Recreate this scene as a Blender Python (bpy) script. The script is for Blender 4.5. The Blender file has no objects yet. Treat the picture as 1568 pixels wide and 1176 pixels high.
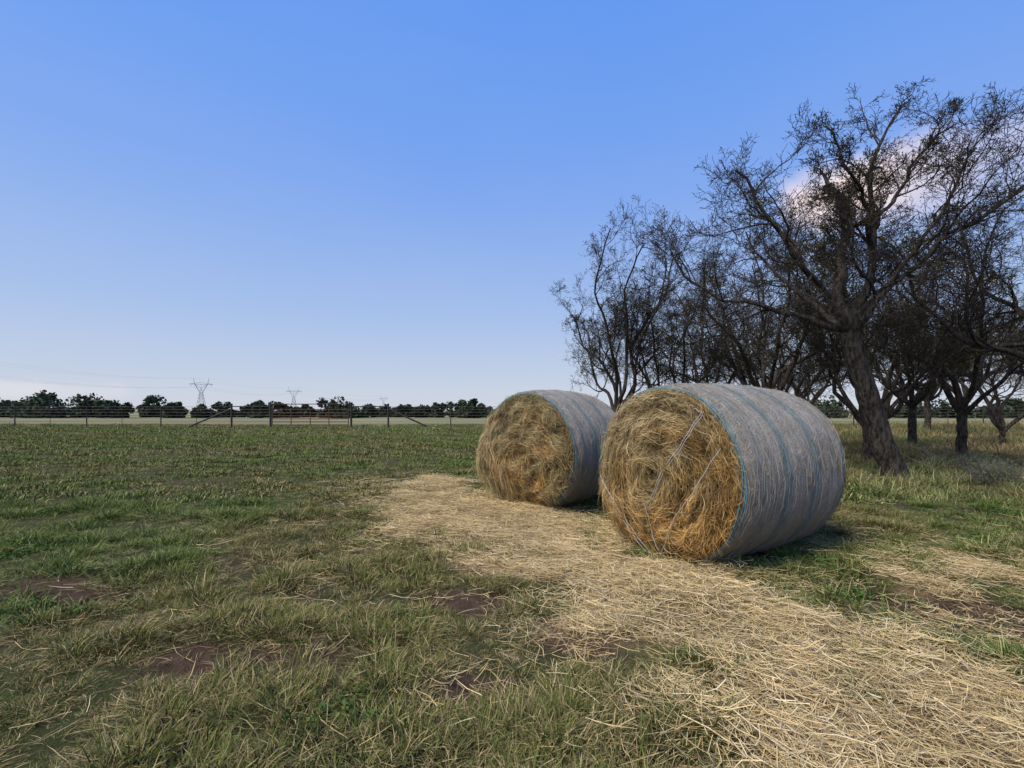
import bpy, math
import numpy as np
rg=np.random.default_rng(7)
scene=bpy.context.scene
scene.view_settings.view_transform='Standard'
scene.view_settings.look='None'
scene.view_settings.exposure=0
H=1.44
# ------------------------------------------------------------ noise
_perm=np.random.default_rng(1).permutation(4096)
_val=np.random.default_rng(2).random(4096)
def vn(x,y,seed=0):
    x=np.asarray(x,float);y=np.asarray(y,float)
    xi=np.floor(x).astype(int);yi=np.floor(y).astype(int)
    fx=x-xi;fy=y-yi
    fx=fx*fx*(3-2*fx);fy=fy*fy*(3-2*fy)
    def h(a,b): return _val[_perm[(_perm[(a+seed*131)&4095]+b)&4095]]
    a=h(xi,yi);b=h(xi+1,yi);c=h(xi,yi+1);d=h(xi+1,yi+1)
    return (a*(1-fx)+b*fx)*(1-fy)+(c*(1-fx)+d*fx)*fy
def fbm(x,y,seed=0,o=4):
    s=0;a=.5;t=0
    for i in range(o):
        s=s+a*vn(x*2**i+i*17.3,y*2**i+i*5.1,seed+i);t+=a;a*=.55
    return s/t
def sm(x,a,b):
    t=np.clip((x-a)/(b-a),0,1);return t*t*(3-2*t)
def norm(a): return a/(np.linalg.norm(a,axis=-1,keepdims=True)+1e-9)
# ------------------------------------------------------------ mesh helpers
def mk_mesh(name,V,Q,col=None,smooth=True,mat=None):
    V=np.asarray(V,np.float32).reshape(-1,3);Q=np.asarray(Q,np.int32)
    me=bpy.data.meshes.new(name)
    k=Q.shape[1]
    me.vertices.add(len(V));me.vertices.foreach_set('co',V.ravel())
    me.loops.add(Q.size);me.loops.foreach_set('vertex_index',Q.ravel())
    me.polygons.add(len(Q));me.polygons.foreach_set('loop_start',np.arange(0,Q.size,k,dtype=np.int32))
    me.update(calc_edges=True)
    if smooth: me.polygons.foreach_set('use_smooth',np.ones(len(Q),bool))
    if col is not None:
        c=np.ones((len(V),4),np.float32);c[:,:3]=np.asarray(col).reshape(-1,3)
        at=me.color_attributes.new('Col','FLOAT_COLOR','POINT');at.data.foreach_set('color',c.ravel())
    if mat: me.materials.append(mat)
    return me
def obj(name,data,parent=None,loc=(0,0,0),rot=(0,0,0)):
    o=bpy.data.objects.new(name,data);scene.collection.objects.link(o)
    o.location=loc;o.rotation_euler=rot
    if parent: o.parent=parent
    return o
class Acc:
    def __init__(s): s.V=[];s.Q=[];s.C=[];s.n=0
    def add(s,V,Q,C=None):
        V=np.asarray(V).reshape(-1,3);s.V.append(V);s.Q.append(np.asarray(Q)+s.n)
        if C is None: C=np.ones((len(V),3))
        s.C.append(np.broadcast_to(np.asarray(C),(len(V),3)) if np.ndim(C)==1 else np.asarray(C).reshape(-1,3));s.n+=len(V)
    def arr(s): return np.concatenate(s.V),np.concatenate(s.Q),np.concatenate(s.C)
    def mesh(s,name,mat,smooth=True): return mk_mesh(name,*s.arr()[:2],s.arr()[2],smooth,mat)
def tubes(P,R,k):
    N,S,_=P.shape
    T=np.empty_like(P);T[:,1:-1]=P[:,2:]-P[:,:-2];T[:,0]=P[:,1]-P[:,0];T[:,-1]=P[:,-1]-P[:,-2];T=norm(T)
    m=norm(P[:,-1]-P[:,0]);ref=np.zeros((N,3));ref[np.arange(N),np.argmin(np.abs(m),axis=1)]=1
    U=norm(np.cross(T,ref[:,None,:]));W=np.cross(T,U)
    a=np.arange(k)*2*np.pi/k
    V=P[:,:,None,:]+R[:,:,None,None]*(U[:,:,None,:]*np.cos(a)[:,None]+W[:,:,None,:]*np.sin(a)[:,None])
    n,s,j=np.meshgrid(np.arange(N),np.arange(S-1),np.arange(k),indexing='ij')
    b=n*S*k
    Q=np.stack([b+s*k+j,b+s*k+(j+1)%k,b+(s+1)*k+(j+1)%k,b+(s+1)*k+j],-1).reshape(-1,4)
    return V.reshape(-1,3),Q
def ribbons(P,W,side):
    N,S,_=P.shape
    if side.ndim==2: side=side[:,None,:]
    A=P-side*W[...,None]/2;B=P+side*W[...,None]/2
    V=np.stack([A,B],2)
    n,s=np.meshgrid(np.arange(N),np.arange(S-1),indexing='ij')
    b=n*S*2+s*2
    Q=np.stack([b,b+1,b+3,b+2],-1).reshape(-1,4)
    return V.reshape(-1,3),Q
def leafquads(C,size,rng,asp=.5):
    N=len(C);d=norm(rng.normal(size=(N,3)));e=norm(np.cross(d,rng.normal(size=(N,3))))
    s=np.asarray(size).reshape(-1,1)*np.ones((N,1))
    V=np.stack([C-d*s,C-e*s*asp,C+d*s,C+e*s*asp],1)
    return V.reshape(-1,3),np.arange(4*N).reshape(N,4)
# ------------------------------------------------------------ materials
def newmat(name):
    m=bpy.data.materials.new(name);m.use_nodes=True
    nt=m.node_tree;nt.nodes.clear()
    out=nt.nodes.new('ShaderNodeOutputMaterial');p=nt.nodes.new('ShaderNodeBsdfPrincipled')
    nt.links.new(p.outputs[0],out.inputs[0]);p.inputs['Roughness'].default_value=.8
    p.inputs['Specular IOR Level'].default_value=.2
    return m,nt,p,out
def N(nt,t,**k):
    n=nt.nodes.new(t)
    for a,b in k.items(): setattr(n,a,b)
    return n
def mix(nt,f,a,b,mode='MIX'):
    n=N(nt,'ShaderNodeMix',data_type='RGBA',blend_type=mode)
    for i,v in ((0,f),(6,a),(7,b)):
        if isinstance(v,bpy.types.NodeSocket): nt.links.new(v,n.inputs[i])
        elif i==0: n.inputs[0].default_value=v
        else: n.inputs[i].default_value=(*v,1)
    return n.outputs[2]
def noise(nt,scale,detail=4,vec=None,rough=.55,coord='Object'):
    n=N(nt,'ShaderNodeTexNoise');n.inputs['Detail'].default_value=detail;n.inputs['Roughness'].default_value=rough
    tc=N(nt,'ShaderNodeTexCoord')
    if isinstance(scale,(tuple,list)):
        mp=N(nt,'ShaderNodeMapping');mp.inputs['Scale'].default_value=scale;nt.links.new(tc.outputs[coord],mp.inputs[0]);nt.links.new(mp.outputs[0],n.inputs[0]);n.inputs['Scale'].default_value=1
    else:
        nt.links.new(tc.outputs[coord],n.inputs[0]);n.inputs['Scale'].default_value=scale
    return n.outputs[0]
def ramp(nt,f,a,b,c0=(0,0,0),c1=(1,1,1)):
    r=N(nt,'ShaderNodeValToRGB');r.color_ramp.elements[0].position=a;r.color_ramp.elements[1].position=b
    r.color_ramp.elements[0].color=(*c0,1);r.color_ramp.elements[1].color=(*c1,1);nt.links.new(f,r.inputs[0]);return r.outputs[0]
def bump(nt,p,h,s,d=.02):
    b=N(nt,'ShaderNodeBump');b.inputs['Strength'].default_value=s;b.inputs['Distance'].default_value=d
    nt.links.new(h,b.inputs['Height']);nt.links.new(b.outputs[0],p.inputs['Normal'])
def attr(nt,name='Col'):
    a=N(nt,'ShaderNodeAttribute');a.attribute_name=name;return a
def colmat(name):
    m,nt,p,out=newmat(name);a=attr(nt).outputs['Color']
    d=N(nt,'ShaderNodeBsdfDiffuse');nt.links.new(d.outputs[0],out.inputs[0]);nt.nodes.remove(p)
    nt.links.new(a,d.inputs[0])
    return m
def flat(name,c,rough=.8,var=None,metal=0):
    m,nt,p,out=newmat(name);p.inputs['Roughness'].default_value=rough;p.inputs['Metallic'].default_value=metal
    n=noise(nt,var or 8);nt.links.new(mix(nt,n,[x*.65 for x in c],[x*1.3 for x in c]),p.inputs['Base Color']);return m
M_grass=colmat('grass_blade')
M_straw=colmat('straw_stalk')
M_hay=colmat('hay_strand')
M_leaf=colmat('tree_leaf')
M_juniper=colmat('juniper_foliage')
M_rust=flat('rusty_pipe',(.11,.055,.042),.7)
M_post=flat('fence_post_steel',(.05,.045,.04),.7)
M_wire=flat('fence_wire',(.12,.11,.10),.5)
M_cable=flat('power_cable',(.35,.37,.40),.5)
M_pylon=flat('galvanised_steel',(.42,.44,.47),.5)
M_twine=flat('net_twine',(.46,.46,.44),.6)
M_btwine=flat('blue_twine',(.10,.30,.38),.6)
def bark():
    m,nt,p,out=newmat('tree_bark')
    n1=noise(nt,(18,18,5),6,rough=.7);n2=noise(nt,2,3)
    c=mix(nt,ramp(nt,n1,.40,.62),(.018,.014,.012),(.125,.10,.082))
    c=mix(nt,1,c,ramp(nt,n2,.3,.7,(.7,.7,.68),(1.1,1.08,1.05)),'MULTIPLY')
    nt.links.new(c,p.inputs['Base Color']);bump(nt,p,n1,1,.07);return m
M_bark=bark()
M_twig=flat('twig_bark',(.046,.037,.032),.9,var=3)
# ------------------------------------------------------------ straw / dirt masks (world metres)
polyA=np.array([(-2.3,8.9),(-1.5,9.4),(-.8,8.5),(.2,7.2),(.9,6.6),(1.5,5.2),(1.95,4.4),(2.12,4.05),(1.98,3.65),(2.35,3.35),(2.5,2.92),
 (2.9,2.60),(4.0,2.35),(4.6,1.2),(3.2,.7),(1.1,.9),(.72,1.8),(.75,2.12),(.60,2.35),(.40,2.6),(.45,2.9),(1.05,3.1),(.95,3.35),(.35,3.72),
 (-.25,3.95),(-.8,4.6),(-1.55,6.2),(-1.9,7.2)])
polyB=np.array([(3.75,5.1),(4.1,4.75),(5.2,4.3),(6.0,3.8),(5.4,3.3),(4.2,3.45),(3.6,3.75),(3.5,4.15)])
def sdist(x,y,poly):
    x=np.asarray(x,float);y=np.asarray(y,float);d=np.full(x.shape,1e9);ins=np.zeros(x.shape,bool)
    for i in range(len(poly)):
        a=poly[i];b=poly[(i+1)%len(poly)];e=b-a
        t=np.clip(((x-a[0])*e[0]+(y-a[1])*e[1])/(e@e),0,1)
        d=np.minimum(d,np.hypot(x-a[0]-t*e[0],y-a[1]-t*e[1]))
        c=((a[1]>y)!=(b[1]>y))&(x<(b[0]-a[0])*(y-a[1])/(b[1]-a[1]+1e-12)+a[0]);ins^=c
    return np.where(ins,d,-d)
def straw(x,y):
    n=fbm(x*2.2,y*2.2,11,4)-.5;n2=fbm(x*.9+5,y*.9,13,2)-.5
    s=np.maximum(sdist(x,y,polyA),sdist(x,y,polyB)+.1)
    m=sm(s+n*1.5+n2*.7*(y>2.4),-.14,.28)
    hole=sm(fbm(x*2.4+9,y*2.4,15,3),.55,.64)*(1-sm(s,.35,.8))
    return m*(1-.9*hole)
DP=[(-3.7,3.6,.75,.28),(-1.25,2.62,.6,.22),(-.2,2.35,.3,.18),(2.75,3.8,.55,.28),(3.1,3.35,.66,.38),(3.5,3.05,.85,.38),(4.2,2.9,.8,.4),(-1.0,5.9,.55,.3),(-1.3,6.7,.5,.35),(.40,3.0,.3,.22),(-.3,3.4,.35,.18),(-.2,4.2,.35,.2)]
def dirt(x,y):
    n=(fbm(x*4,y*4,23,4)-.5)*2
    m=np.zeros(np.shape(x))
    for a,b,rx,ry in DP:
        q=np.sqrt(((x-a)/rx)**2+((y-b)/ry)**2);m=np.maximum(m,1-sm(q+n,.8,1.4))
    m=np.maximum(m,.6*sm(fbm(x*1.6,y*2.2,31,4),.64,.73))
    return m
def gz(x,y):
    x=np.asarray(x,float);y=np.asarray(y,float);r=np.hypot(x,y-3)
    near=1-sm(r,12,30)
    z=(fbm(x*.8,y*.8,3,3)-.5)*.12*near+(fbm(x*5,y*5,5,3)-.5)*.06*near
    return z+straw(x,y)*.035-dirt(x,y)*.02*near+ (fbm(x*.05,y*.05,8,2)-.5)*.25*sm(r,15,40)*(1-sm(r,120,300))
# ------------------------------------------------------------ ground
n=540
s=np.linspace(-1,1,n);g=3*np.sinh(7.1*s)
X,Y=np.meshgrid(g,g+3,indexing='ij');X=X.ravel();Y=Y.ravel()
Z=gz(X,Y);i,j=np.meshgrid(np.arange(n-1),np.arange(n-1),indexing='ij');b=(i*n+j).ravel()
Q=np.stack([b,b+n,b+n+1,b+1],-1)
msk=np.stack([straw(X,Y),dirt(X,Y),sm(Y,38,44)*(.55+.45*vn(X*.1,Y*.1,4))],-1)
def groundmat():
    m,nt,p,out=newmat('pasture_ground');a=attr(nt).outputs['Color']
    sp=N(nt,'ShaderNodeSeparateColor');nt.links.new(a,sp.inputs[0])
    fine=noise(nt,110,6,rough=.75);med=noise(nt,9,7,rough=.65);big=noise(nt,.35,4);st=noise(nt,(35,110,35),5,rough=.7)
    grass=mix(nt,ramp(nt,fine,.38,.62),(.04,.045,.018),(.17,.17,.075))
    grass=mix(nt,ramp(nt,med,.49,.64),grass,mix(nt,ramp(nt,fine,.4,.6),(.065,.048,.03),(.22,.175,.10)))
    grass=mix(nt,ramp(nt,big,.42,.62,(0,0,0),(.7,.7,.7)),grass,mix(nt,fine,(.05,.075,.02),(.15,.175,.055)))
    dirtc=mix(nt,ramp(nt,med,.3,.7),(.09,.052,.035),(.20,.13,.088))
    dirtc=mix(nt,ramp(nt,fine,.54,.66),dirtc,(.34,.25,.15))
    strawc=mix(nt,ramp(nt,st,.35,.62),(.21,.14,.065),(.60,.45,.23))
    farc=mix(nt,big,(.22,.21,.10),(.33,.29,.17))
    c=mix(nt,sp.outputs[1],grass,dirtc);c=mix(nt,sp.outputs[0],c,strawc);c=mix(nt,sp.outputs[2],c,farc)
    nt.links.new(c,p.inputs['Base Color']);p.inputs['Roughness'].default_value=.95;p.inputs['Specular IOR Level'].default_value=.05
    ad=N(nt,'ShaderNodeMath',operation='ADD');nt.links.new(fine,ad.inputs[0]);nt.links.new(med,ad.inputs[1]);bump(nt,p,ad.outputs[0],1,.05);return m
obj('ground',mk_mesh('ground',np.stack([X,Y,Z],-1),Q,msk,True,groundmat()))
# ------------------------------------------------------------ scattering (one joined mesh)
def scatter(name,pts,scale,rotz,idx,parts,mat,tint):
    Vs=[];Qs=[];Cs=[];nv=0
    for k,(V,Q,C) in enumerate(parts):
        s_=np.where(idx==k)[0]
        if not len(s_): continue
        c=np.cos(rotz[s_]);s2=np.sin(rotz[s_]);sc=scale[s_]
        x=(V[None,:,0]*c[:,None]-V[None,:,1]*s2[:,None])*sc[:,None]+pts[s_,0][:,None]
        y=(V[None,:,0]*s2[:,None]+V[None,:,1]*c[:,None])*sc[:,None]+pts[s_,1][:,None]
        z=V[None,:,2]*sc[:,None]+pts[s_,2][:,None]
        Vs.append(np.stack([x,y,z],-1).reshape(-1,3).astype(np.float32))
        Qs.append((Q[None]+(np.arange(len(s_))*len(V))[:,None,None]).reshape(-1,4)+nv);nv+=len(s_)*len(V)
        Cs.append((C[None]*tint[s_][:,None]).reshape(-1,3).astype(np.float32))
    me=mk_mesh(name,np.concatenate(Vs),np.concatenate(Qs),np.concatenate(Cs),False,mat)
    return obj(name,me)
def blades(nb,rad,L0,L1,a0,a1,bend,w,cols,rng,z0=0,S=4):
    az=rng.random(nb)*6.283;rr=rad*np.sqrt(rng.random(nb));ba=az+rng.normal(0,.9,nb)
    P=np.zeros((nb,S,3));P[:,0]=np.stack([rr*np.cos(az),rr*np.sin(az),np.full(nb,-.01+z0)],-1)
    L=rng.uniform(L0,L1,nb);an=rng.uniform(a0,a1,nb);bd=rng.uniform(.3,1,nb)*bend*4/(S-1)
    for k in range(1,S):
        d=np.stack([np.sin(an)*np.cos(ba),np.sin(an)*np.sin(ba),np.cos(an)],-1)
        P[:,k]=P[:,k-1]+d*(L/(S-1))[:,None];an=np.minimum(an+bd,2.0);ba=ba+rng.normal(0,.12,nb)
    P[:,:,2]=np.maximum(P[:,:,2],-.012)
    W=w*rng.uniform(.6,1.3,nb)[:,None]*np.interp(np.linspace(0,1,S),[0,.25,.5,.75,1],[.8,1,.9,.65,.12])
    side=np.stack([-np.sin(ba),np.cos(ba),rng.normal(0,.3,nb)],-1);side=norm(side)
    V,Q=ribbons(P,W,side)
    c=np.asarray(cols)[rng.integers(0,len(cols),nb)]*rng.uniform(.7,1.25,(nb,1))
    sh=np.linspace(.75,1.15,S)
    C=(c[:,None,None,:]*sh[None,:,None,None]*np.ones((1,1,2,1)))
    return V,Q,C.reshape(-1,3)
G1=[(.095,.125,.037),(.115,.145,.044),(.08,.105,.03),(.14,.155,.058),(.32,.28,.15)]
G2=[(.15,.155,.062),(.28,.25,.125),(.115,.14,.048),(.13,.155,.055),(.40,.33,.18)]
G3=[(.45,.37,.21),(.38,.31,.17),(.26,.215,.12)]
gm=[]
for k in range(6):
    a=Acc();r=np.random.default_rng(100+k)
    a.add(*blades(60,.08,.06,.15,.15,1.0,.32,.0042,G1,r));a.add(*blades(10,.1,.06,.15,.9,1.5,.2,.004,G3,r));gm.append(a.arr())
for k in range(4):
    a=Acc();r=np.random.default_rng(200+k)
    a.add(*blades(50,.13,.05,.13,.5,1.35,.3,.0042,G2,r));a.add(*blades(14,.16,.06,.17,1.0,1.6,.15,.0038,G3,r));gm.append(a.arr())
for k in range(3):
    a=Acc();r=np.random.default_rng(300+k)
    a.add(*blades(60,.18,.05,.15,1.15,1.6,.1,.0042,G3+[(.16,.16,.07),(.12,.13,.05),(.12,.14,.05)],r,z0=.012));gm.append(a.arr())
for k in range(2):
    a=Acc();r=np.random.default_rng(400+k)
    C=r.normal(0,.06,(70,3));C[:,2]=np.abs(C[:,2])*.5+.01
    V,Q2=leafquads(C,r.uniform(.009,.016,70),r,.7);a.add(V,Q2,np.array((.08,.13,.042)));gm.append(a.arr())
for k in range(2):
    a=Acc();r=np.random.default_rng(500+k)
    a.add(*blades(46,.18,.15,.40,.2,1.1,.22,.007,G3+[(.13,.13,.06),(.11,.12,.05),(.09,.11,.04)],r));gm.append(a.arr())
for k in range(4):
    a=Acc();r=np.random.default_rng(800+k)
    a.add(*blades(26,.14,.03,.085,.3,1.3,.3,.010,G1+[(.26,.24,.12)],r,S=3));gm.append(a.arr())
for k in range(3):
    a=Acc();r=np.random.default_rng(850+k)
    a.add(*blades(26,.16,.03,.09,.7,1.5,.3,.010,G2+G3,r,S=3));gm.append(a.arr())
BALES=[dict(c=(1.44,4.43),phi=58,L=1.84,R=.87),dict(c=(.19,6.66),phi=41,L=1.5,R=.885)]
def inbale(x,y,pad=0):
    m=np.zeros(len(x),bool)
    for B in BALES:
        f=math.radians(B['phi']);dx=x-B['c'][0];dy=y-B['c'][1]
        al=dx*math.sin(f)+dy*math.cos(f);ac=dx*math.cos(f)-dy*math.sin(f)
        m|=(al>-.02-pad)&(al<B['L']+pad)&(np.abs(ac)<.45+pad)
    return m
def trap(y0,y1,dens,rng):
    area=(1.25*(y0+y1)+3)*(y1-y0);n_=int(area*dens)
    y=rng.uniform(y0,y1,n_*2);x=rng.uniform(-1,1,n_*2)*(1.25*y1+1.5);k=np.abs(x)<1.25*y+1.5
    return x[k],y[k]
xs=[];ys=[];sc=[];lod=[]
for y0,y1,d,s0,ld in ((.4,3.5,155,.8,0),(3.5,7,88,.92,0),(7,14,50,1.15,1),(14,26,17,1.6,1),(26,46,5,2.3,1)):
    x,y=trap(y0,y1,d,rg);xs.append(x);ys.append(y);sc.append(np.full(len(x),s0));lod.append(np.full(len(x),ld))
x=np.concatenate(xs);y=np.concatenate(ys);sc=np.concatenate(sc);lod=np.concatenate(lod)
st=straw(x,y);di=dirt(x,y);cl=fbm(x*2.6,y*2.6,41,3)
keep=(rg.random(len(x))<np.clip((1-st*.97)*(1-.92*di)*(.65+1.1*sm(cl,.36,.58)),0,1))&~inbale(x,y)
x=x[keep];y=y[keep];sc=sc[keep];cl=cl[keep];st=st[keep];lod=lod[keep];m_=len(x)
isg=rg.random(m_)<.52+.9*(cl-.5)*2
ty=np.where(isg,rg.integers(0,6,m_),rg.integers(6,10,m_))
ty=np.where(rg.random(m_)<.18,rg.integers(10,13,m_),ty)
ty=np.where(lod==1,np.where(isg|(rg.random(m_)<.15),rg.integers(17,21,m_),rg.integers(21,24,m_)),ty)
wd=(fbm(x*1.4,y*1.4,77,2)>.75)&(rg.random(m_)<.25)&(lod==0);ty=np.where(wd,rg.integers(13,15,m_),ty)
sc=sc*rg.uniform(.55,1.2,m_)*(.65+.75*sm(cl,.4,.65))
rough=(x>5.5+.1*y)&(y>7.0)&(rg.random(m_)<.35);ty=np.where(rough,rg.integers(15,17,m_),ty);sc=np.where(rough,sc*.55,sc)
big=sm(fbm(x*.45,y*.45,55,3),.38,.62)[:,None]
tint=(np.array((1.12,1.0,.9))*(1-big)+np.array((.86,1.0,.76))*big)*rg.uniform(.75,1.25,(m_,1))
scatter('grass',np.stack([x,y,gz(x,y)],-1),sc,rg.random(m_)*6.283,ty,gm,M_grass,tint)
# loose straw
SC=[(.66,.50,.245),(.72,.56,.30),(.58,.42,.19),(.76,.61,.37),(.38,.26,.12),(.62,.46,.21)]
def strawclump(nb,rad,rng,zt):
    S=3;az=rng.random(nb)*6.283;c=rng.normal(0,rad*.55,(nb,2));L=rng.uniform(.05,.22,nb);tl=rng.normal(0,.14,nb)
    t=np.linspace(-.5,.5,S);P=np.zeros((nb,S,3));cv=rng.normal(0,.35,nb)
    d=np.stack([np.cos(az),np.sin(az)],-1);pe=np.stack([-np.sin(az),np.cos(az)],-1)
    P[:,:,:2]=c[:,None]+d[:,None]*(L[:,None]*t)[...,None]+pe[:,None]*(cv[:,None]*L[:,None]*t**2)[...,None]
    P[:,:,2]=(rng.random(nb)**1.5*zt)[:,None]+np.abs((tl*L)[:,None]*t)+.002
    W=np.ones((nb,S))*rng.uniform(.0020,.0040,nb)[:,None];W[:,-1]*=.5
    V,Q=ribbons(P,W,norm(np.concatenate([pe,rng.normal(0,.5,(nb,1))],1)))
    cc=np.asarray(SC)[rng.integers(0,len(SC),nb)]*rng.uniform(.75,1.15,(nb,1))
    return V,Q,np.repeat(cc,S*2,axis=0)
sm_=[strawclump(120,.2,np.random.default_rng(600+k),.07) for k in range(8)]+[strawclump(10,.2,np.random.default_rng(700+k),.06) for k in range(4)]
x=rg.uniform(-4,7,26000);y=rg.uniform(.6,11,26000);st=straw(x,y)
k1=(rg.random(len(x))<(st**1.5)*.16)
x2=x[~k1];y2=y[~k1];sd=np.maximum(sdist(x2,y2,polyA),sdist(x2,y2,polyB));k2=rg.random(len(x2))<(.02+.55*sm(sd,-1.7,0))*.52*(.2+1.4*sm(fbm(x2*1.7,y2*1.7,66,3),.4,.6))
X1=np.concatenate([x[k1],x2[k2]]);Y1=np.concatenate([y[k1],y2[k2]])
id1=np.concatenate([rg.integers(0,8,k1.sum()),rg.integers(8,12,k2.sum())])
q=~inbale(X1,Y1,-.05);X1=X1[q];Y1=Y1[q];id1=id1[q]
scatter('loose_straw',np.stack([X1,Y1,gz(X1,Y1)],-1),rg.uniform(.7,1.2,len(X1)),rg.random(len(X1))*6.28,id1,sm_,M_straw,rg.uniform(.75,1.2,(len(X1),1))*np.ones((1,3)))
# ------------------------------------------------------------ hay bales
def netmat():
    m,nt,p,out=newmat('bale_net_wrap');a=attr(nt).outputs['Color']
    rib=noise(nt,(18,110,18),3,rough=.6);weave=noise(nt,(60,75,60),4,rough=.7);big=noise(nt,5,5)
    c=mix(nt,1,a,ramp(nt,rib,.34,.64,(.68,.66,.64),(1.2,1.2,1.2)),'MULTIPLY')
    c=mix(nt,ramp(nt,weave,.46,.60,(0,0,0),(.85,.85,.85)),c,(.30,.235,.145))
    c=mix(nt,1,c,ramp(nt,big,.3,.7,(.80,.78,.75),(1.12,1.12,1.12)),'MULTIPLY')
    nt.links.new(c,p.inputs['Base Color']);p.inputs['Roughness'].default_value=.85;p.inputs['Specular IOR Level'].default_value=.08
    ad=N(nt,'ShaderNodeMath',operation='ADD');nt.links.new(rib,ad.inputs[0]);nt.links.new(weave,ad.inputs[1]);bump(nt,p,ad.outputs[0],1,.025);return m
M_net=netmat()
def haycol(rn,th,rng,k):
    a=vn(rn*9,th*1.6+7,50+k);b=vn(rn*16+3,th*3.2,60+k);z=rn*np.sin(th);xx=rn*np.cos(th)
    gold=np.array((.54,.32,.11));tan=np.array((.48,.375,.20));brn=np.array((.19,.112,.046));grn=np.array((.32,.27,.135))
    f=np.clip(a*.8+.6*z-.35*xx+.05,0,1)[...,None]
    c=gold*(1-f)+tan*f
    g=(sm(b,.42,.82)*.8)[...,None];c=c*(1-g)+brn*g
    if k:
        h=sm(vn(rn*5,th*2,90),.35,.7)[...,None]*.65;c=c*(1-h)+grn*h
    else:
        h=(np.exp(-((rn-.12)/.2)**2)*.45)[...,None];c=c*(1-h)+grn*h
    return c
def bale(B,k):
    f=math.radians(B['phi']);R=B['R'];L=B['L'];rng=np.random.default_rng(900+k)
    root=obj('hay_bale',None,loc=(B['c'][0],B['c'][1],R-.05+float(gz(B['c'][0]+.5,B['c'][1]+.5))),rot=(0,0,-f))
    def squash(P):
        P=P.copy();z=P[...,2];zb=-(R-.03);P[...,2]=np.where(z<zb+.06,zb+.06-(.06)*(1-np.exp(-(zb+.06-z)/.06)),z)
        P[...,0]*=1+.03*sm(-z,-.2,.8);return P
    nt_,na_=260,130
    th=np.linspace(0,2*np.pi,nt_,endpoint=False);ax=np.linspace(0,1,na_)
    TH,AX=np.meshgrid(th,ax,indexing='ij')
    def rad_at(TH,AX):
        edge=np.minimum(AX,1-AX)*L
        return R-.07*np.exp(-edge/.04)+np.cos(TH*3+AX*4)*.008+np.cos(TH*5-AX*3)*.006+.02*np.sin(AX*np.pi)-.012
    rr=rad_at(TH,AX)+.018*(vn(AX*9,np.sin(TH)*2+3,5+k)-.5)+.012*(vn(AX*26,np.sin(TH)*4+2,6+k)-.5)+.006*(vn(AX*60,np.cos(TH)*9,6+k)-.5)
    P=squash(np.stack([rr*np.cos(TH),AX*L,rr*np.sin(TH)],-1))
    i,j=np.meshgrid(np.arange(nt_),np.arange(na_-1),indexing='ij')
    Q=np.stack([i*na_+j,i*na_+j+1,((i+1)%nt_)*na_+j+1,((i+1)%nt_)*na_+j],-1).reshape(-1,4)
    base=np.array((.49,.465,.43));blue=np.array((.19,.31,.34))
    w=AX+.008*(vn(np.sin(TH)*3+4,AX*5,9)-.5)
    sb=np.zeros_like(AX)
    for c0,hw,am in ((.0,.03,.6),(.13,.018,.5),(.20,.012,.4),(.34,.035,.85),(.5,.012,.35),(.62,.045,.85),(.78,.015,.4),(.93,.03,.5)):
        sb=np.maximum(sb,am*(1-sm(np.abs(w-c0),hw*.4,hw*1.3)))
    sb=(sb*(.5+.8*vn(np.sin(TH)*8+9,AX*40,12)))[...,None]
    C=base*(1-sb)+blue*sb
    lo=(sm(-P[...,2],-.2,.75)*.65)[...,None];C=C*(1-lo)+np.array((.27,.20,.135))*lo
    if k==0:
        for c0,t0,wa,wt in ((.86,.12,.018,.16),(.90,-.3,.01,.1),(.70,-.75,.012,.12)):
            tx=np.exp(-((AX-c0+.04*(TH-t0))/wa)**2-((np.angle(np.exp(1j*(TH-t0))))/wt)**2)[...,None];C=C*(1-tx)+np.array((.40,.23,.09))*tx
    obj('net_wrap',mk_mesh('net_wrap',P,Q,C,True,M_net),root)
    a=Acc();ny=60;t3=np.linspace(0,2*np.pi,200)
    A0=np.sort(rng.uniform(.01,.99,ny));PP=np.zeros((ny,200,3))
    for q in range(ny):
        axv=np.clip(A0[q]+.002*np.sin(t3*3+q)+.0015*np.sin(t3*11+q*2),.003,.997);r_=rad_at(t3,axv)+.004+.007*np.sin(t3*13+q*1.3)+.004*np.sin(t3*31+q)
        PP[q]=np.stack([r_*np.cos(t3),axv*L,r_*np.sin(t3)],-1)
    V,Qq=tubes(squash(PP),np.full((ny,200),.0017),3)
    isb=(np.min(np.abs(A0[:,None]-np.array([0,.13,.34,.36,.6,.63,.93])[None]),axis=1)<.010)
    cc=np.where(isb[:,None],np.array((.22,.33,.37)),np.array((.42,.39,.36)))
    a.add(V,Qq,np.repeat(cc,600,axis=0));obj('net_yarns',a.mesh('net_yarns',M_hay),root)
    for end in (0,1):
        nr=90;rn=np.linspace(0,1,nr);RN,TT=np.meshgrid(rn,th,indexing='ij')
        bul=(.10 if k==0 else .13)*(1-RN**2.5)
        cx_=RN*np.cos(TT);cz_=RN*np.sin(TT)
        nz=(vn(RN*12,np.sin(TT)*2.5+RN*3+5,21+k)-.5)*.11+(vn(cx_*9+20,cz_*9+20,22+k)-.5)*.10+(vn(cx_*25+20,cz_*25+20,26+k)-.5)*.035
        if k and not end: nz=nz+.14*np.exp(-((cx_+.75)/.35)**2-((cz_+.2)/.6)**2)+(vn(cx_*3+20,cz_*3+20,24)-.5)*.16
        if k==0 and not end: nz=nz-.07*np.exp(-((RN-.02)/.08)**2)
        off=bul+nz*(1-RN**12)
        yy=-off+.015*RN**8
        if end: yy=L-yy
        Rr=RN*(R-.045)
        PP=squash(np.stack([Rr*np.cos(TT),yy,Rr*np.sin(TT)],-1))
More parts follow.
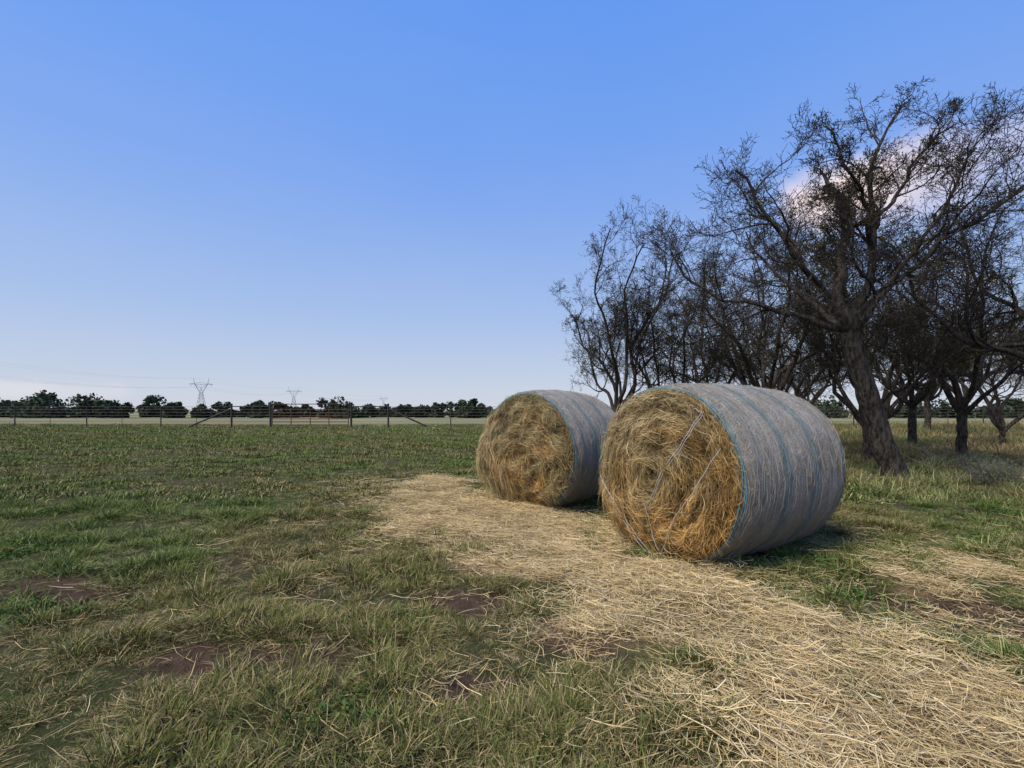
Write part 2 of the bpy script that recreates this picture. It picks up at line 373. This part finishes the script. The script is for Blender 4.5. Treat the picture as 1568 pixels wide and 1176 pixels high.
        i,j=np.meshgrid(np.arange(nr-1),np.arange(nt_),indexing='ij')
        Q=np.stack([i*nt_+j,i*nt_+(j+1)%nt_,(i+1)*nt_+(j+1)%nt_,(i+1)*nt_+j],-1).reshape(-1,4)
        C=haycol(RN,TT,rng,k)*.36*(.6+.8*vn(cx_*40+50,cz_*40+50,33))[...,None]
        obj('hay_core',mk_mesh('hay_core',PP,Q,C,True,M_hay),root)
        ns=15000 if end==0 else 3000
        S=5;r_=np.sqrt(rng.random(ns))*.985;t_=rng.random(ns)*2*np.pi
        ang=rng.normal(0,.36,ns)+1.2*(vn(r_*np.cos(t_)*5+9,r_*np.sin(t_)*5+9,71+k)-.5)*(1.0 if k==0 else 1.8);ang=np.where(rng.random(ns)<(.17 if k==0 else .35),rng.uniform(-1.6,1.6,ns),ang)
        tx_=-np.sin(t_);tz_=np.cos(t_)
        dx=tx_*np.cos(ang)+np.cos(t_)*np.sin(ang);dz=tz_*np.cos(ang)+np.sin(t_)*np.sin(ang)
        Ls=rng.uniform(.05,.22,ns);tt=np.linspace(-.5,.5,S)
        Pp=np.zeros((ns,S,3));rad=r_*(R-.04);cu=rng.normal(0,1.2,ns)*Ls
        Pp[:,:,0]=(rad*np.cos(t_))[:,None]+(dx*Ls)[:,None]*tt-(np.cos(t_)*Ls**2/(2*np.maximum(rad,.12)))[:,None]*tt**2*1.2-(dz*cu*Ls*2)[:,None]*tt**2
        Pp[:,:,2]=(rad*np.sin(t_))[:,None]+(dz*Ls)[:,None]*tt-(np.sin(t_)*Ls**2/(2*np.maximum(rad,.12)))[:,None]*tt**2*1.2+(dx*cu*Ls*2)[:,None]*tt**2
        rc=np.hypot(Pp[:,:,0],Pp[:,:,2]);lim=(R-.01)+rng.random((ns,1))*.03;sc_=np.minimum(1,lim/rc);Pp[:,:,0]*=sc_;Pp[:,:,2]*=sc_
        bi=np.clip((r_*(nr-1)).astype(int),0,nr-1);bj=((t_/(2*np.pi))*nt_).astype(int)%nt_
        o0=off[bi,bj]
        lift=rng.random(ns)**2.5*.05+.002
        Pp[:,:,1]=-(o0+lift)[:,None]-(rng.normal(0,.18,ns)*Ls)[:,None]*tt+.05*(tt**2)*rng.random((ns,1))
        dr=(rng.random(ns)<(.1 if k==0 else .25))[:,None]
        Pp[:,:,2]-=np.where(dr,(Ls[:,None]*1.0)*(tt+.5)**2,0);Pp[:,:,1]-=np.where(dr,.03*np.sin((tt+.5)*3),0)
        if end: Pp[:,:,1]=L-Pp[:,:,1]
        Pp=squash(Pp)
        sd=np.stack([-dz,rng.normal(0,.5,ns),dx],-1)
        V,Q=ribbons(Pp,np.ones((ns,S))*rng.uniform(.0022,.0048,ns)[:,None]*np.array([.6,1,1,.9,.4]),norm(sd))
        cc=haycol(r_,t_,rng,k)*rng.uniform(.5,1.35,(ns,1))
        pale=rng.random(ns)<.05;cc[pale]=np.array((.62,.50,.29))
        cc*=(.6+.4*np.clip(lift/.02,0,1))[:,None]*(.65+.5*np.clip(.5+(o0-bul[bi,bj])/.07,0,1))[:,None]  # crevice shade painted into strand colour: low-lying and sunken strands darker
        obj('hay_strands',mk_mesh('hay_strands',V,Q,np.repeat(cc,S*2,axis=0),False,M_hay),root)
    ns=3200;S=4;t_=rng.random(ns)*6.283;axp=np.where(rng.random(ns)<.4,np.abs(rng.normal(0,.05,ns)),rng.random(ns)*L)
    er=rad_at(t_,np.clip(axp/L,0,1))
    d=np.stack([-np.sin(t_)*rng.choice([-1,1],ns),rng.normal(0,.8,ns),np.cos(t_)],-1);d=norm(d+.35*rng.random((ns,1))*np.stack([np.cos(t_),np.zeros(ns),np.sin(t_)],-1))
    Ls=rng.uniform(.02,.08,ns);p0=np.stack([er*np.cos(t_),axp,er*np.sin(t_)],-1)
    Pp=squash(p0[:,None]+d[:,None]*(Ls[:,None]*np.linspace(0,1,S))[...,None])
    V,Q=ribbons(Pp,np.full((ns,S),.003),norm(np.cross(d,rng.normal(size=(ns,3)))))
    obj('stray_hay',mk_mesh('stray_hay',V,Q,np.repeat(np.array([(.46,.36,.20)])*rng.uniform(.5,1.1,(ns,1)),S*2,axis=0),False,M_hay),root)
    a=Acc();th2=np.linspace(0,2*np.pi,160)
    for q in range(3):
        rr=R-.045+.010*q+.006*np.sin(th2*7+q);P=squash(np.stack([rr*np.cos(th2),.0+.012*q+.012*np.sin(th2*5+q*2),rr*np.sin(th2)],-1))
        V,Qq=tubes(P[None],np.full((1,160),.003),5);a.add(V,Qq)
    obj('edge_twine',a.mesh('edge_twine',M_btwine),root)
    if k==0:
        a=Acc()
        for (x0,z0,x1,z1) in ((.52,.60,-.05,-.30),(.53,.58,-.04,-.33),(.70,.30,.02,-.82),(-.05,-.30,.10,-.80),(-.72,-.10,-.10,-.78),(-.70,-.14,.05,-.83),(.40,.66,.52,.60)):
            t=np.linspace(0,1,30);xx=x0+(x1-x0)*t+.014*np.sin(t*9)+.004*np.sin(t*41);zz=z0+(z1-z0)*t+.01*np.sin(t*13)
            rr=np.hypot(xx,zz)/R;y_=-(.10*(1-np.clip(rr,0,1)**2.5)+.075+.01*np.sin(t*11))
            V,Qq=tubes(np.stack([xx,y_,zz],-1)[None],np.full((1,30),.0028),5);a.add(V,Qq)
        obj('torn_net_strings',a.mesh('torn_net_strings',M_twine),root)
    return root
for k,B in enumerate(BALES): bale(B,k)
# ------------------------------------------------------------ trees
def resamp(pts,S,rng,wob):
    pts=np.asarray(pts,float);d=np.r_[0,np.cumsum(np.linalg.norm(np.diff(pts,axis=0),axis=1))];t=np.linspace(0,d[-1],S)
    P=np.stack([np.interp(t,d,pts[:,i]) for i in range(3)],-1)
    w=rng.normal(0,wob,(S,3));w[0]=0;P+=w;Pm=P.copy();Pm[1:-1]=(P[:-2]+2*P[1:-1]+P[2:])/4
    return Pm,d[-1]
def grow(P0,D0,L,R0,ns,wig,up,rng,taper):
    P=[P0];D=D0
    for i in range(ns):
        D=norm(D+rng.normal(0,wig,D.shape)+np.array([0,0,up]));P.append(P[-1]+D*(L/ns)[:,None])
    t=np.linspace(0,1,ns+1);return np.stack(P,1),R0[:,None]*(1-(1-taper)*t)
def kids(P,R,L,m,t0,ang,rng,lf,rf,rmin):
    Nn,S,_=P.shape
    t=(t0+(1-t0)*(np.arange(m)[None]+rng.random((Nn,m)))/m)*(S-1)*.999
    i=t.astype(int);f=(t-i)[...,None];n_=np.arange(Nn)[:,None]
    p=P[n_,i]*(1-f)+P[n_,i+1]*f;T=norm(P[n_,i+1]-P[n_,i]);r=R[n_,i]*(1-f[...,0])+R[n_,i+1]*f[...,0]
    pe=norm(np.cross(T,rng.normal(size=T.shape)));a=ang+rng.normal(0,.2,(Nn,m))
    D=T*np.cos(a)[...,None]+pe*np.sin(a)[...,None]
    l=(L[:,None]*lf*(1-.45*t/(S-1)))*rng.uniform(.6,1.3,(Nn,m));r=np.maximum(r*rf,rmin)
    return p.reshape(-1,3),D.reshape(-1,3),l.ravel(),r.ravel()
def tree_mesh(limbs,seed,cnt=(7,6,5,4),leaf=3000,lcol=(.10,.105,.045),rmin=.0045,leafz=None,up=.05,mname='tree'):
    rng=np.random.default_rng(seed);S=18;a=Acc();tw=Acc();Ps=[];Rs=[];Ls=[]
    for pts,r0,r1,br in limbs:
        P,l=resamp(pts,S,rng,.07 if br>0 else .02);r=r0+(r1-r0)*np.linspace(0,1,S)**.7
        r=r*(1+.05*rng.normal(size=S))
        if pts[0][2]<.3: r[0]*=1.5;r[1]*=1.2
        V,Q=tubes(P[None],r[None],12);a.add(V,Q)
        if br>0: Ps.append(P);Rs.append(r);Ls.append(min(l,3.5)*br)
    P=np.stack(Ps);R=np.stack(Rs);L=np.array(Ls)
    lp=[]
    cfg=((cnt[0],.28,.8,.60,.55,9,.22,6),(cnt[1],.15,.8,.62,.55,6,.26,4),(cnt[2],.12,.85,.6,.6,4,.28,3),(cnt[3],.1,.8,.6,.7,2,.28,3))
    for li,(m,t0,an,lf,rf,ns,wg,sd) in enumerate(cfg):
        p,D,l,r=kids(P,R,L,m,t0,an,rng,lf,rf,rmin)
        if li<2: r=np.minimum(r,.05 if li==0 else .022)
        P,R=grow(p,D,l,r,ns,wg,up,rng,.3);L=l
        R=np.maximum(R,rmin*.8);V,Q=tubes(P,R,sd);(a if li==0 else tw).add(V,Q)
        if li>=2: lp.append(P[:,1:].reshape(-1,3))
    bm=a.mesh(mname,M_bark);tm=tw.mesh(mname+'_twigs',M_twig)
    lm=None
    if leaf:
        C=np.concatenate(lp);w=sm(vn(C[:,0]*1.1+C[:,2],C[:,1]*1.1+C[:,2]*.7,seed),.35,.75)+.08
        zt=C[:,2].max();w=w*(1-.85*sm(C[:,2],zt*(leafz or .5),zt*.85))
        ix=rng.choice(len(C),leaf,p=w/w.sum());C=C[ix]+rng.normal(0,.05,(leaf,3))
        V,Q=leafquads(C,rng.uniform(.016,.036,leaf),rng,.45)
        cc=np.array(lcol)*rng.uniform(.4,1.3,(leaf,1))*np.where(rng.random((leaf,1))<.3,np.array([1.5,1.15,.8]),1)
        lm=mk_mesh(mname+'_leaves',V,Q,np.repeat(cc,4,axis=0),False,M_leaf)
    return bm,tm,lm
def auto_limbs(seed,height,spread,nst,fork,lean=(0,0),r0=.16):
    rng=np.random.default_rng(seed);out=[]
    top=np.array([lean[0]*.3,lean[1]*.3,fork])
    out.append(([(0,0,-.1),top*.5+rng.normal(0,.05,3),top],r0,r0*.8,0))
    for i in range(nst):
        az=i*2*np.pi/nst+rng.uniform(-.4,.4);sp=spread*rng.uniform(.45,1);hh=height*rng.uniform(.7,1)*(1-.25*sp/spread)
        d=np.array([math.cos(az),math.sin(az),0]);ln=np.array([lean[0],lean[1],0])
        pts=[top-[0,0,.1]];
        for t in (.25,.5,.75,1):
            pts.append(top+d*sp*(t**.9)+ln*t+np.array([0,0,(hh-fork)*t**1.15])+rng.normal(0,.25,3))
        out.append((pts,r0*rng.uniform(.5,.72),.02,1))
    return out
def place(name,meshes,loc,rot=0,sc=1):
    e=obj(name,None,loc=(loc[0],loc[1],float(gz(loc[0],loc[1]))),rot=(0,0,rot));e.scale=(sc,sc,sc)
    obj('trunk_and_limbs',meshes[0],e);obj('twigs',meshes[1],e)
    if meshes[2]: obj('leaves',meshes[2],e)
    return e
bx=7.94
def q(*p): return [(a-bx,b,c) for a,b,c in p]
fork=(6.95,0,3.1)
limbs=[(q((7.98,0,-.15),(7.55,.05,1.15),(7.2,0,2.2),fork),.225,.17,0),
 (q((6.97,0,3.0),(6.5,-.2,3.8),(5.8,-.4,4.2),(5.12,-.6,4.9),(4.65,-.5,5.6),(4.3,-.6,6.1)),.09,.02,1),
 (q((6.95,0,3.0),(6.85,.2,4.1),(7.2,.3,5.1),(7.06,.35,5.95),(6.62,.35,6.35)),.13,.085,.4),
 (q((7.0,.05,3.0),(7.35,.3,3.95),(7.6,.2,4.8),(7.68,.3,5.85),(7.65,.4,6.6),(8.15,.5,7.5),(8.55,.6,8.0)),.11,.02,.8),
 (q((7.05,0,3.1),(8.0,-.4,4.4),(8.9,-.8,5.1),(9.6,-1.1,5.7)),.07,.02,.9),
 (q((6.9,0,3.1),(5.9,.8,3.7),(4.9,1.2,4.0),(4.1,1.3,4.6),(3.7,1.4,5.2)),.07,.02,1),
 (q((6.95,0,3.0),(6.6,1.2,4.2),(6.2,2.0,5.2),(6.0,2.4,6.0)),.07,.02,1),
 (q((7.6,.2,4.8),(6.7,-.7,5.4),(6.1,-1.0,6.0),(5.9,-1.1,6.5)),.05,.018,.7),
 (q((7.62,.25,5.3),(8.1,.2,6.0),(8.3,0,6.7),(8.9,-.1,7.2)),.05,.018,.9),
 (q((7.0,0,3.2),(7.9,1.0,4.0),(8.9,1.8,4.6),(9.8,2.2,5.3)),.07,.02,1),
 (q((7.1,.1,3.4),(7.9,-.6,4.6),(8.3,-.9,5.6),(8.6,-.9,6.3)),.06,.018,.9),
 (q((6.97,0,2.9),(7.1,-.5,3.6),(6.4,-.9,4.2),(6.0,-1.2,5.0)),.05,.018,.9)]
mA=tree_mesh(limbs,5,(11,7,6,4),8500,leafz=.5)
place('mesquite_tree',mA,(bx,9.42))
m1=tree_mesh(auto_limbs(11,8.6,3.4,7,1.2,r0=.14),12,(10,7,6,4),7000,leafz=.6,rmin=.005)
m2=tree_mesh(auto_limbs(21,8.4,3.0,7,.7,r0=.13),22,(10,6,6,4),8000,leafz=.65,rmin=.005)
m3=tree_mesh(auto_limbs(31,9.0,3.3,6,1.6,r0=.15),32,(10,7,6,4),5000,leafz=.55,rmin=.005)
m4=tree_mesh(auto_limbs(41,9.0,4.4,7,2.1,r0=.20),42,(9,6,6,4),26000,lcol=(.075,.09,.03),leafz=.8)
m5=tree_mesh(auto_limbs(51,9.4,3.8,8,1.8,lean=(-.6,0),r0=.16),52,(10,7,6,4),700,leafz=.4)
place('mesquite_tree',m1,(3.55,15.4),.3,.93)
place('mesquite_tree',m2,(5.6,16.8),1.2,.92)
place('mesquite_tree',m3,(8.2,14.6),2.2,.97)
place('mesquite_tree',m2,(10.4,18.2),3.1,1.05)
place('mesquite_tree',m1,(10.2,13.2),4.0,.88)
place('mesquite_tree',m3,(8.9,20.5),5.0,.95)
place('live_oak_tree',m4,(24.7,25),.7,.95)
place('live_oak_tree',m4,(29.5,32.5),2.4,1.05)
place('live_oak_tree',m4,(16.2,18.5),4.4,.8)
place('mesquite_tree',m5,(12.1,9.3),.5,1.0)
place('mesquite_tree',m2,(20.2,18.8),2.0,.9)
place('live_oak_tree',m4,(33,28),5.2,1.0)
place('mesquite_tree',m1,(13.8,17),1.9,.95)
place('mesquite_tree',m3,(14.6,23.5),.4,.9)
place('live_oak_tree',m4,(22,34),1.4,.9)
place('mesquite_tree',m3,(12.6,12.8),5.3,.9)
# grey-green shrub
rs=np.random.default_rng(77);a=Acc()
ns=500;az=rs.random(ns)*6.28;el=rs.uniform(.2,1.4,ns);D=np.stack([np.cos(az)*np.cos(el),np.sin(az)*np.cos(el),np.sin(el)],-1)
P,R=grow(rs.normal(0,.12,(ns,3))*np.array([1,1,0]),D,rs.uniform(.25,.6,ns),np.full(ns,.005),5,.2,.05,rs,.4)
V,Q=tubes(P,R,3);a.add(V,Q,np.array((.14,.13,.10)))
C=P[:,2:].reshape(-1,3);C=np.repeat(C,3,axis=0)+rs.normal(0,.02,(len(C)*3,3));V,Q=leafquads(C,rs.uniform(.01,.022,len(C)),rs,.3);a.add(V,Q,np.array((.16,.18,.12)))
shm=a.mesh('sagebrush',M_leaf)
for p,s_ in (((9.3,8.8),1.0),((9.9,8.2),.8),((10.6,10.5),.9)):
    o=obj('sagebrush_shrub',shm,loc=(*p,float(gz(*p))),rot=(0,0,p[0]*3));o.scale=(s_,s_,s_)
# fallen twigs below the trees
rs=np.random.default_rng(99);ns=260
p0=np.stack([rs.uniform(6.5,17,ns),rs.uniform(9,19,ns)],-1);az=rs.random(ns)*6.28
D=np.stack([np.cos(az),np.sin(az),rs.uniform(0,.25,ns)],-1)
P,R=grow(np.concatenate([p0,gz(p0[:,0],p0[:,1])[:,None]+.05],1),norm(D),rs.uniform(.3,1.4,ns),rs.uniform(.006,.014,ns),6,.2,0,rs,.4)
V,Q=tubes(P,R,4);obj('fallen_branches',mk_mesh('fallen_branches',V,Q,None,True,flat('dead_wood',(.19,.16,.13),.9)))
# ------------------------------------------------------------ distant tree line
rs=np.random.default_rng(88);a=Acc()
bush=[]
for x0,x1,h,wd,dn in ((-130,-80,5.8,6,15),(-77,-69,4.8,4,5),(-66,-50,3.4,3.2,9),(-49,-44,4.2,3,4),(-43,-39,2.9,2.2,3),(-37,-30,4.9,4,6),(-28.5,-22,3.2,2.6,4),(-21,-13,3.6,2.8,6),(-11.5,-5,4.1,3,5),(-3,45,3.2,4,16),(45,140,4.2,5,26)):
    for i in range(dn): bush.append((x0+(x1-x0)*(i+rs.random())/dn,86+rs.uniform(-3,9),h*rs.uniform(.55,1.1),wd*rs.uniform(.4,.85)))
for i in range(60): bush.append((rs.uniform(-160,170),rs.uniform(115,145),rs.uniform(1.6,3.0),rs.uniform(3,6)))
for x0,y0,h,wd in bush:
    nl=rs.integers(8,13);ctr=np.stack([rs.normal(0,wd*.45,nl),rs.normal(0,wd*.35,nl),rs.uniform(.05,.75,nl)*h],-1);rad=rs.uniform(.22,.42,nl)*min(h,wd*1.2)
    ctr[:4,2]=h*.15;ctr[:,2]=np.minimum(ctr[:,2],h-rad)
    m_=120;d=norm(rs.normal(size=(nl,m_,3)));rr=rad[:,None,None]*rs.uniform(.4,1.1,(nl,m_,1));C=(ctr[:,None]+d*rr).reshape(-1,3);C=C[C[:,2]>.0]
    V,Q=leafquads(C,rs.uniform(.18,.42,len(C)),rs,.6);c=np.array((.04,.05,.03))*rs.uniform(.5,1.8,(len(C),1))*rs.uniform(.8,1.45)
    a.add(V+np.array([x0,y0,0]),Q,np.repeat(c,4,axis=0))
obj('distant_tree_line',a.mesh('distant_tree_line',M_juniper,False))
# ------------------------------------------------------------ fence and gate
FY=38.8
def line(a,p0,p1,r,k=6,S=2):
    t=np.linspace(0,1,S)[:,None];P=np.array(p0)*(1-t)+np.array(p1)*t
    V,Q=tubes(P[None],np.full((1,S),r),k);a.add(V,Q)
fence=obj('pasture_fence',None)
a=Acc();aw=Acc()
left=[-62,-55,-48.5,-42.2,-36.1,-29.8,-23.8];right=[-10.5,-5.2,-1,4,9,14,19,24,29,34,40,46,52,58]
for xx in left+right:
    big=xx in(-23.8,-10.5);line(a,(xx,FY,-.2),(xx,FY,1.85 if not big else 2.0),.045 if not big else .08)
    if not big: line(a,(xx+3,FY,-.1),(xx+3,FY,1.6),.02)
line(a,(-27.4,FY,.05),(-23.9,FY,1.5),.07);line(a,(-7.2,FY,.05),(-10.4,FY,1.5),.07)
line(a,(-23.8,FY,1.75),(-20.5,FY,1.75),.04);line(a,(-13.7,FY,1.75),(-10.5,FY,1.75),.04)
line(a,(-20.5,FY,-.2),(-20.5,FY,2.0),.085);line(a,(-13.65,FY,-.2),(-13.65,FY,2.0),.085)
for z in (.25,.5,.75,1.0,1.25,1.5,1.72):
    line(aw,(-62,FY,z),(-20.5,FY,z),.012,4,30);line(aw,(-13.65,FY,z),(60,FY,z),.012,4,30)
obj('posts',a.mesh('fence_posts',M_post),fence);obj('wires',aw.mesh('fence_wires',M_wire),fence)
gate=obj('ranch_gate',None);a=Acc()
for z in (.2,.45,.7,.95,1.2,1.5): line(a,(-20.3,FY-.1,z),(-13.85,FY-.1,z),.034)
for xx in (-20.3,-18.7,-17.08,-15.5,-13.85): line(a,(xx,FY-.1,.18),(xx,FY-.1,1.52),.038)
line(a,(-20.4,FY-.1,1.95),(-13.7,FY-.1,1.95),.035)
obj('gate_pipes',a.mesh('gate_pipes',M_rust),gate)
# ------------------------------------------------------------ transmission towers
def tower(x,y,h=33):
    a=Acc();s=h/33
    def l(p,q_,r=.17): line(a,[c*s for c in p],[c*s for c in q_],r,4)
    for sx in(-1,1):
        for sy in(-1,1):
            l((sx*4,sy*4,0),(sx*1.1,sy*1.1,19),.2);l((sx*1.1,sy*1.1,19),(sx*5.5,sy*.6,27),.18);l((sx*5.5,sy*.6,27),(sx*6.5,0,33),.15)
            l((sx*1.1,sy*1.1,19),(sx*0,sy*.6,23),.12);l((0,sy*.6,23),(sx*5.5,sy*.6,27),.12)
    for sy in(-1,1):
        l((-10,0,27),(10,0,27),.2);l((-10,0,27),(0,sy*.6,29),.12);l((10,0,27),(0,sy*.6,29),.12)
        zz=[0,5,9.5,13,16,19]
        for i in range(5):
            w0=4-2.9*zz[i]/19;w1=4-2.9*zz[i+1]/19
            l((-w0,sy*w0,zz[i]),(w1,sy*w1,zz[i+1]),.1);l((w0,sy*w0,zz[i]),(-w1,sy*w1,zz[i+1]),.1);l((-w1,sy*w1,zz[i+1]),(w1,sy*w1,zz[i+1]),.1)
    for xx in(-8.5,0,8.5): l((xx,0,27),(xx,0,24.5),.12)
    return obj('transmission_tower',a.mesh('tower',M_pylon,False),loc=(x,y,0),rot=(0,0,.35))
TW=[(-316,238),(-306,450),(-296,620),(-281,1000)]
for t in TW: tower(*t)
a=Acc()
for i in range(3):
    for dx,z in((-8.5,24.5),(0,24.5),(8.5,24.5),(-6.5,33),(6.5,33)):
        t=np.linspace(0,1,24);x0,y0=TW[i];x1,y1=TW[i+1]
        P=np.stack([x0+(x1-x0)*t+dx,y0+(y1-y0)*t,z-5*4*t*(1-t)],-1);V,Q=tubes(P[None],np.full((1,24),.03),3);a.add(V,Q)
obj('power_lines',a.mesh('power_lines',M_cable))
# ------------------------------------------------------------ world and sun
w=bpy.data.worlds.new('World');scene.world=w;w.use_nodes=True;nt=w.node_tree;nt.nodes.clear()
out=N(nt,'ShaderNodeOutputWorld');bg=N(nt,'ShaderNodeBackground');nt.links.new(bg.outputs[0],out.inputs[0]);bg.inputs[1].default_value=.1
sky=N(nt,'ShaderNodeTexSky',sky_type='NISHITA');sky.sun_disc=False
EL=math.radians(52);AZ=math.radians(-125)
sky.sun_elevation=EL;sky.sun_rotation=AZ
tc=N(nt,'ShaderNodeTexCoord');sp=N(nt,'ShaderNodeSeparateXYZ');nt.links.new(tc.outputs['Generated'],sp.inputs[0])
r=N(nt,'ShaderNodeValToRGB');nt.links.new(sp.outputs[2],r.inputs[0]);cr=r.color_ramp
cr.elements[0].position=0;cr.elements[0].color=(.67,.71,.80,1);cr.elements[1].position=1;cr.elements[1].color=(.11,.28,.83,1)
for p_,c_ in ((.06,(.57,.65,.81)),(.2,(.39,.545,.87)),(.42,(.225,.42,.93)),(.66,(.13,.345,.95))):
    e=cr.elements.new(p_);e.color=(*c_,1)
sc10=mix(nt,1,r.outputs[0],(10,10,10),'MULTIPLY')
base=mix(nt,.88,sky.outputs[0],sc10)
hz=N(nt,'ShaderNodeTexNoise');hz.inputs['Scale'].default_value=1.6;hz.inputs['Detail'].default_value=4
mp=N(nt,'ShaderNodeMapping');mp.inputs['Scale'].default_value=(1,1,3);nt.links.new(tc.outputs['Generated'],mp.inputs[0]);nt.links.new(mp.outputs[0],hz.inputs[0])
base=mix(nt,ramp(nt,hz.outputs[0],.4,.8,(0,0,0),(.06,.06,.06)),base,(6.5,7.0,8.6))
def cloud(dirv,size,stretch,col,base,amt=.8,ns=11):
    d=N(nt,'ShaderNodeVectorMath',operation='SUBTRACT');nt.links.new(tc.outputs['Generated'],d.inputs[0]);d.inputs[1].default_value=dirv
    m_=N(nt,'ShaderNodeVectorMath',operation='MULTIPLY');nt.links.new(d.outputs[0],m_.inputs[0]);m_.inputs[1].default_value=(1/size,1/size,stretch/size)
    ln=N(nt,'ShaderNodeVectorMath',operation='LENGTH');nt.links.new(m_.outputs[0],ln.inputs[0])
    nn=N(nt,'ShaderNodeTexNoise');nn.inputs['Scale'].default_value=ns;nn.inputs['Detail'].default_value=7;nt.links.new(tc.outputs['Generated'],nn.inputs[0])
    s_=N(nt,'ShaderNodeMath',operation='MULTIPLY_ADD');nt.links.new(nn.outputs[0],s_.inputs[0]);s_.inputs[1].default_value=1.6;nt.links.new(ln.outputs['Value'],s_.inputs[2])
    f=N(nt,'ShaderNodeMapRange');nt.links.new(s_.outputs[0],f.inputs[0]);f.inputs[1].default_value=1.9;f.inputs[2].default_value=1.2;f.inputs[3].default_value=0;f.inputs[4].default_value=amt
    return mix(nt,f.outputs[0],base,col)
base=cloud((.55,.746,.362),.095,1.7,(10.5,8.7,8.3),base,1.0)
base=cloud((.62,.69,.35),.15,2.4,(9.0,7.7,7.9),base,.6)
base=cloud((-.76,.65,.03),.16,9,(8.2,7.9,8.0),base,.5)
nt.links.new(base,bg.inputs[0])
su=bpy.data.lights.new('sun','SUN');su.energy=4.2;su.angle=math.radians(26);su.color=(1,.92,.79)
so=bpy.data.objects.new('sun',su);scene.collection.objects.link(so)
from mathutils import Vector
sd=Vector((math.sin(AZ)*math.cos(EL),math.cos(AZ)*math.cos(EL),math.sin(EL)))
so.rotation_euler=sd.to_track_quat('Z','Y').to_euler();so.location=(-10,-5,20)
# ------------------------------------------------------------ camera
cam=bpy.data.cameras.new('camera');co=bpy.data.objects.new('camera',cam);scene.collection.objects.link(co)
co.location=(0,0,H);co.rotation_euler=(math.radians(90),0,0);cam.sensor_width=36;cam.lens=36*700/1568;cam.shift_y=40/1568;cam.clip_end=5000;cam.clip_start=.05
scene.camera=co
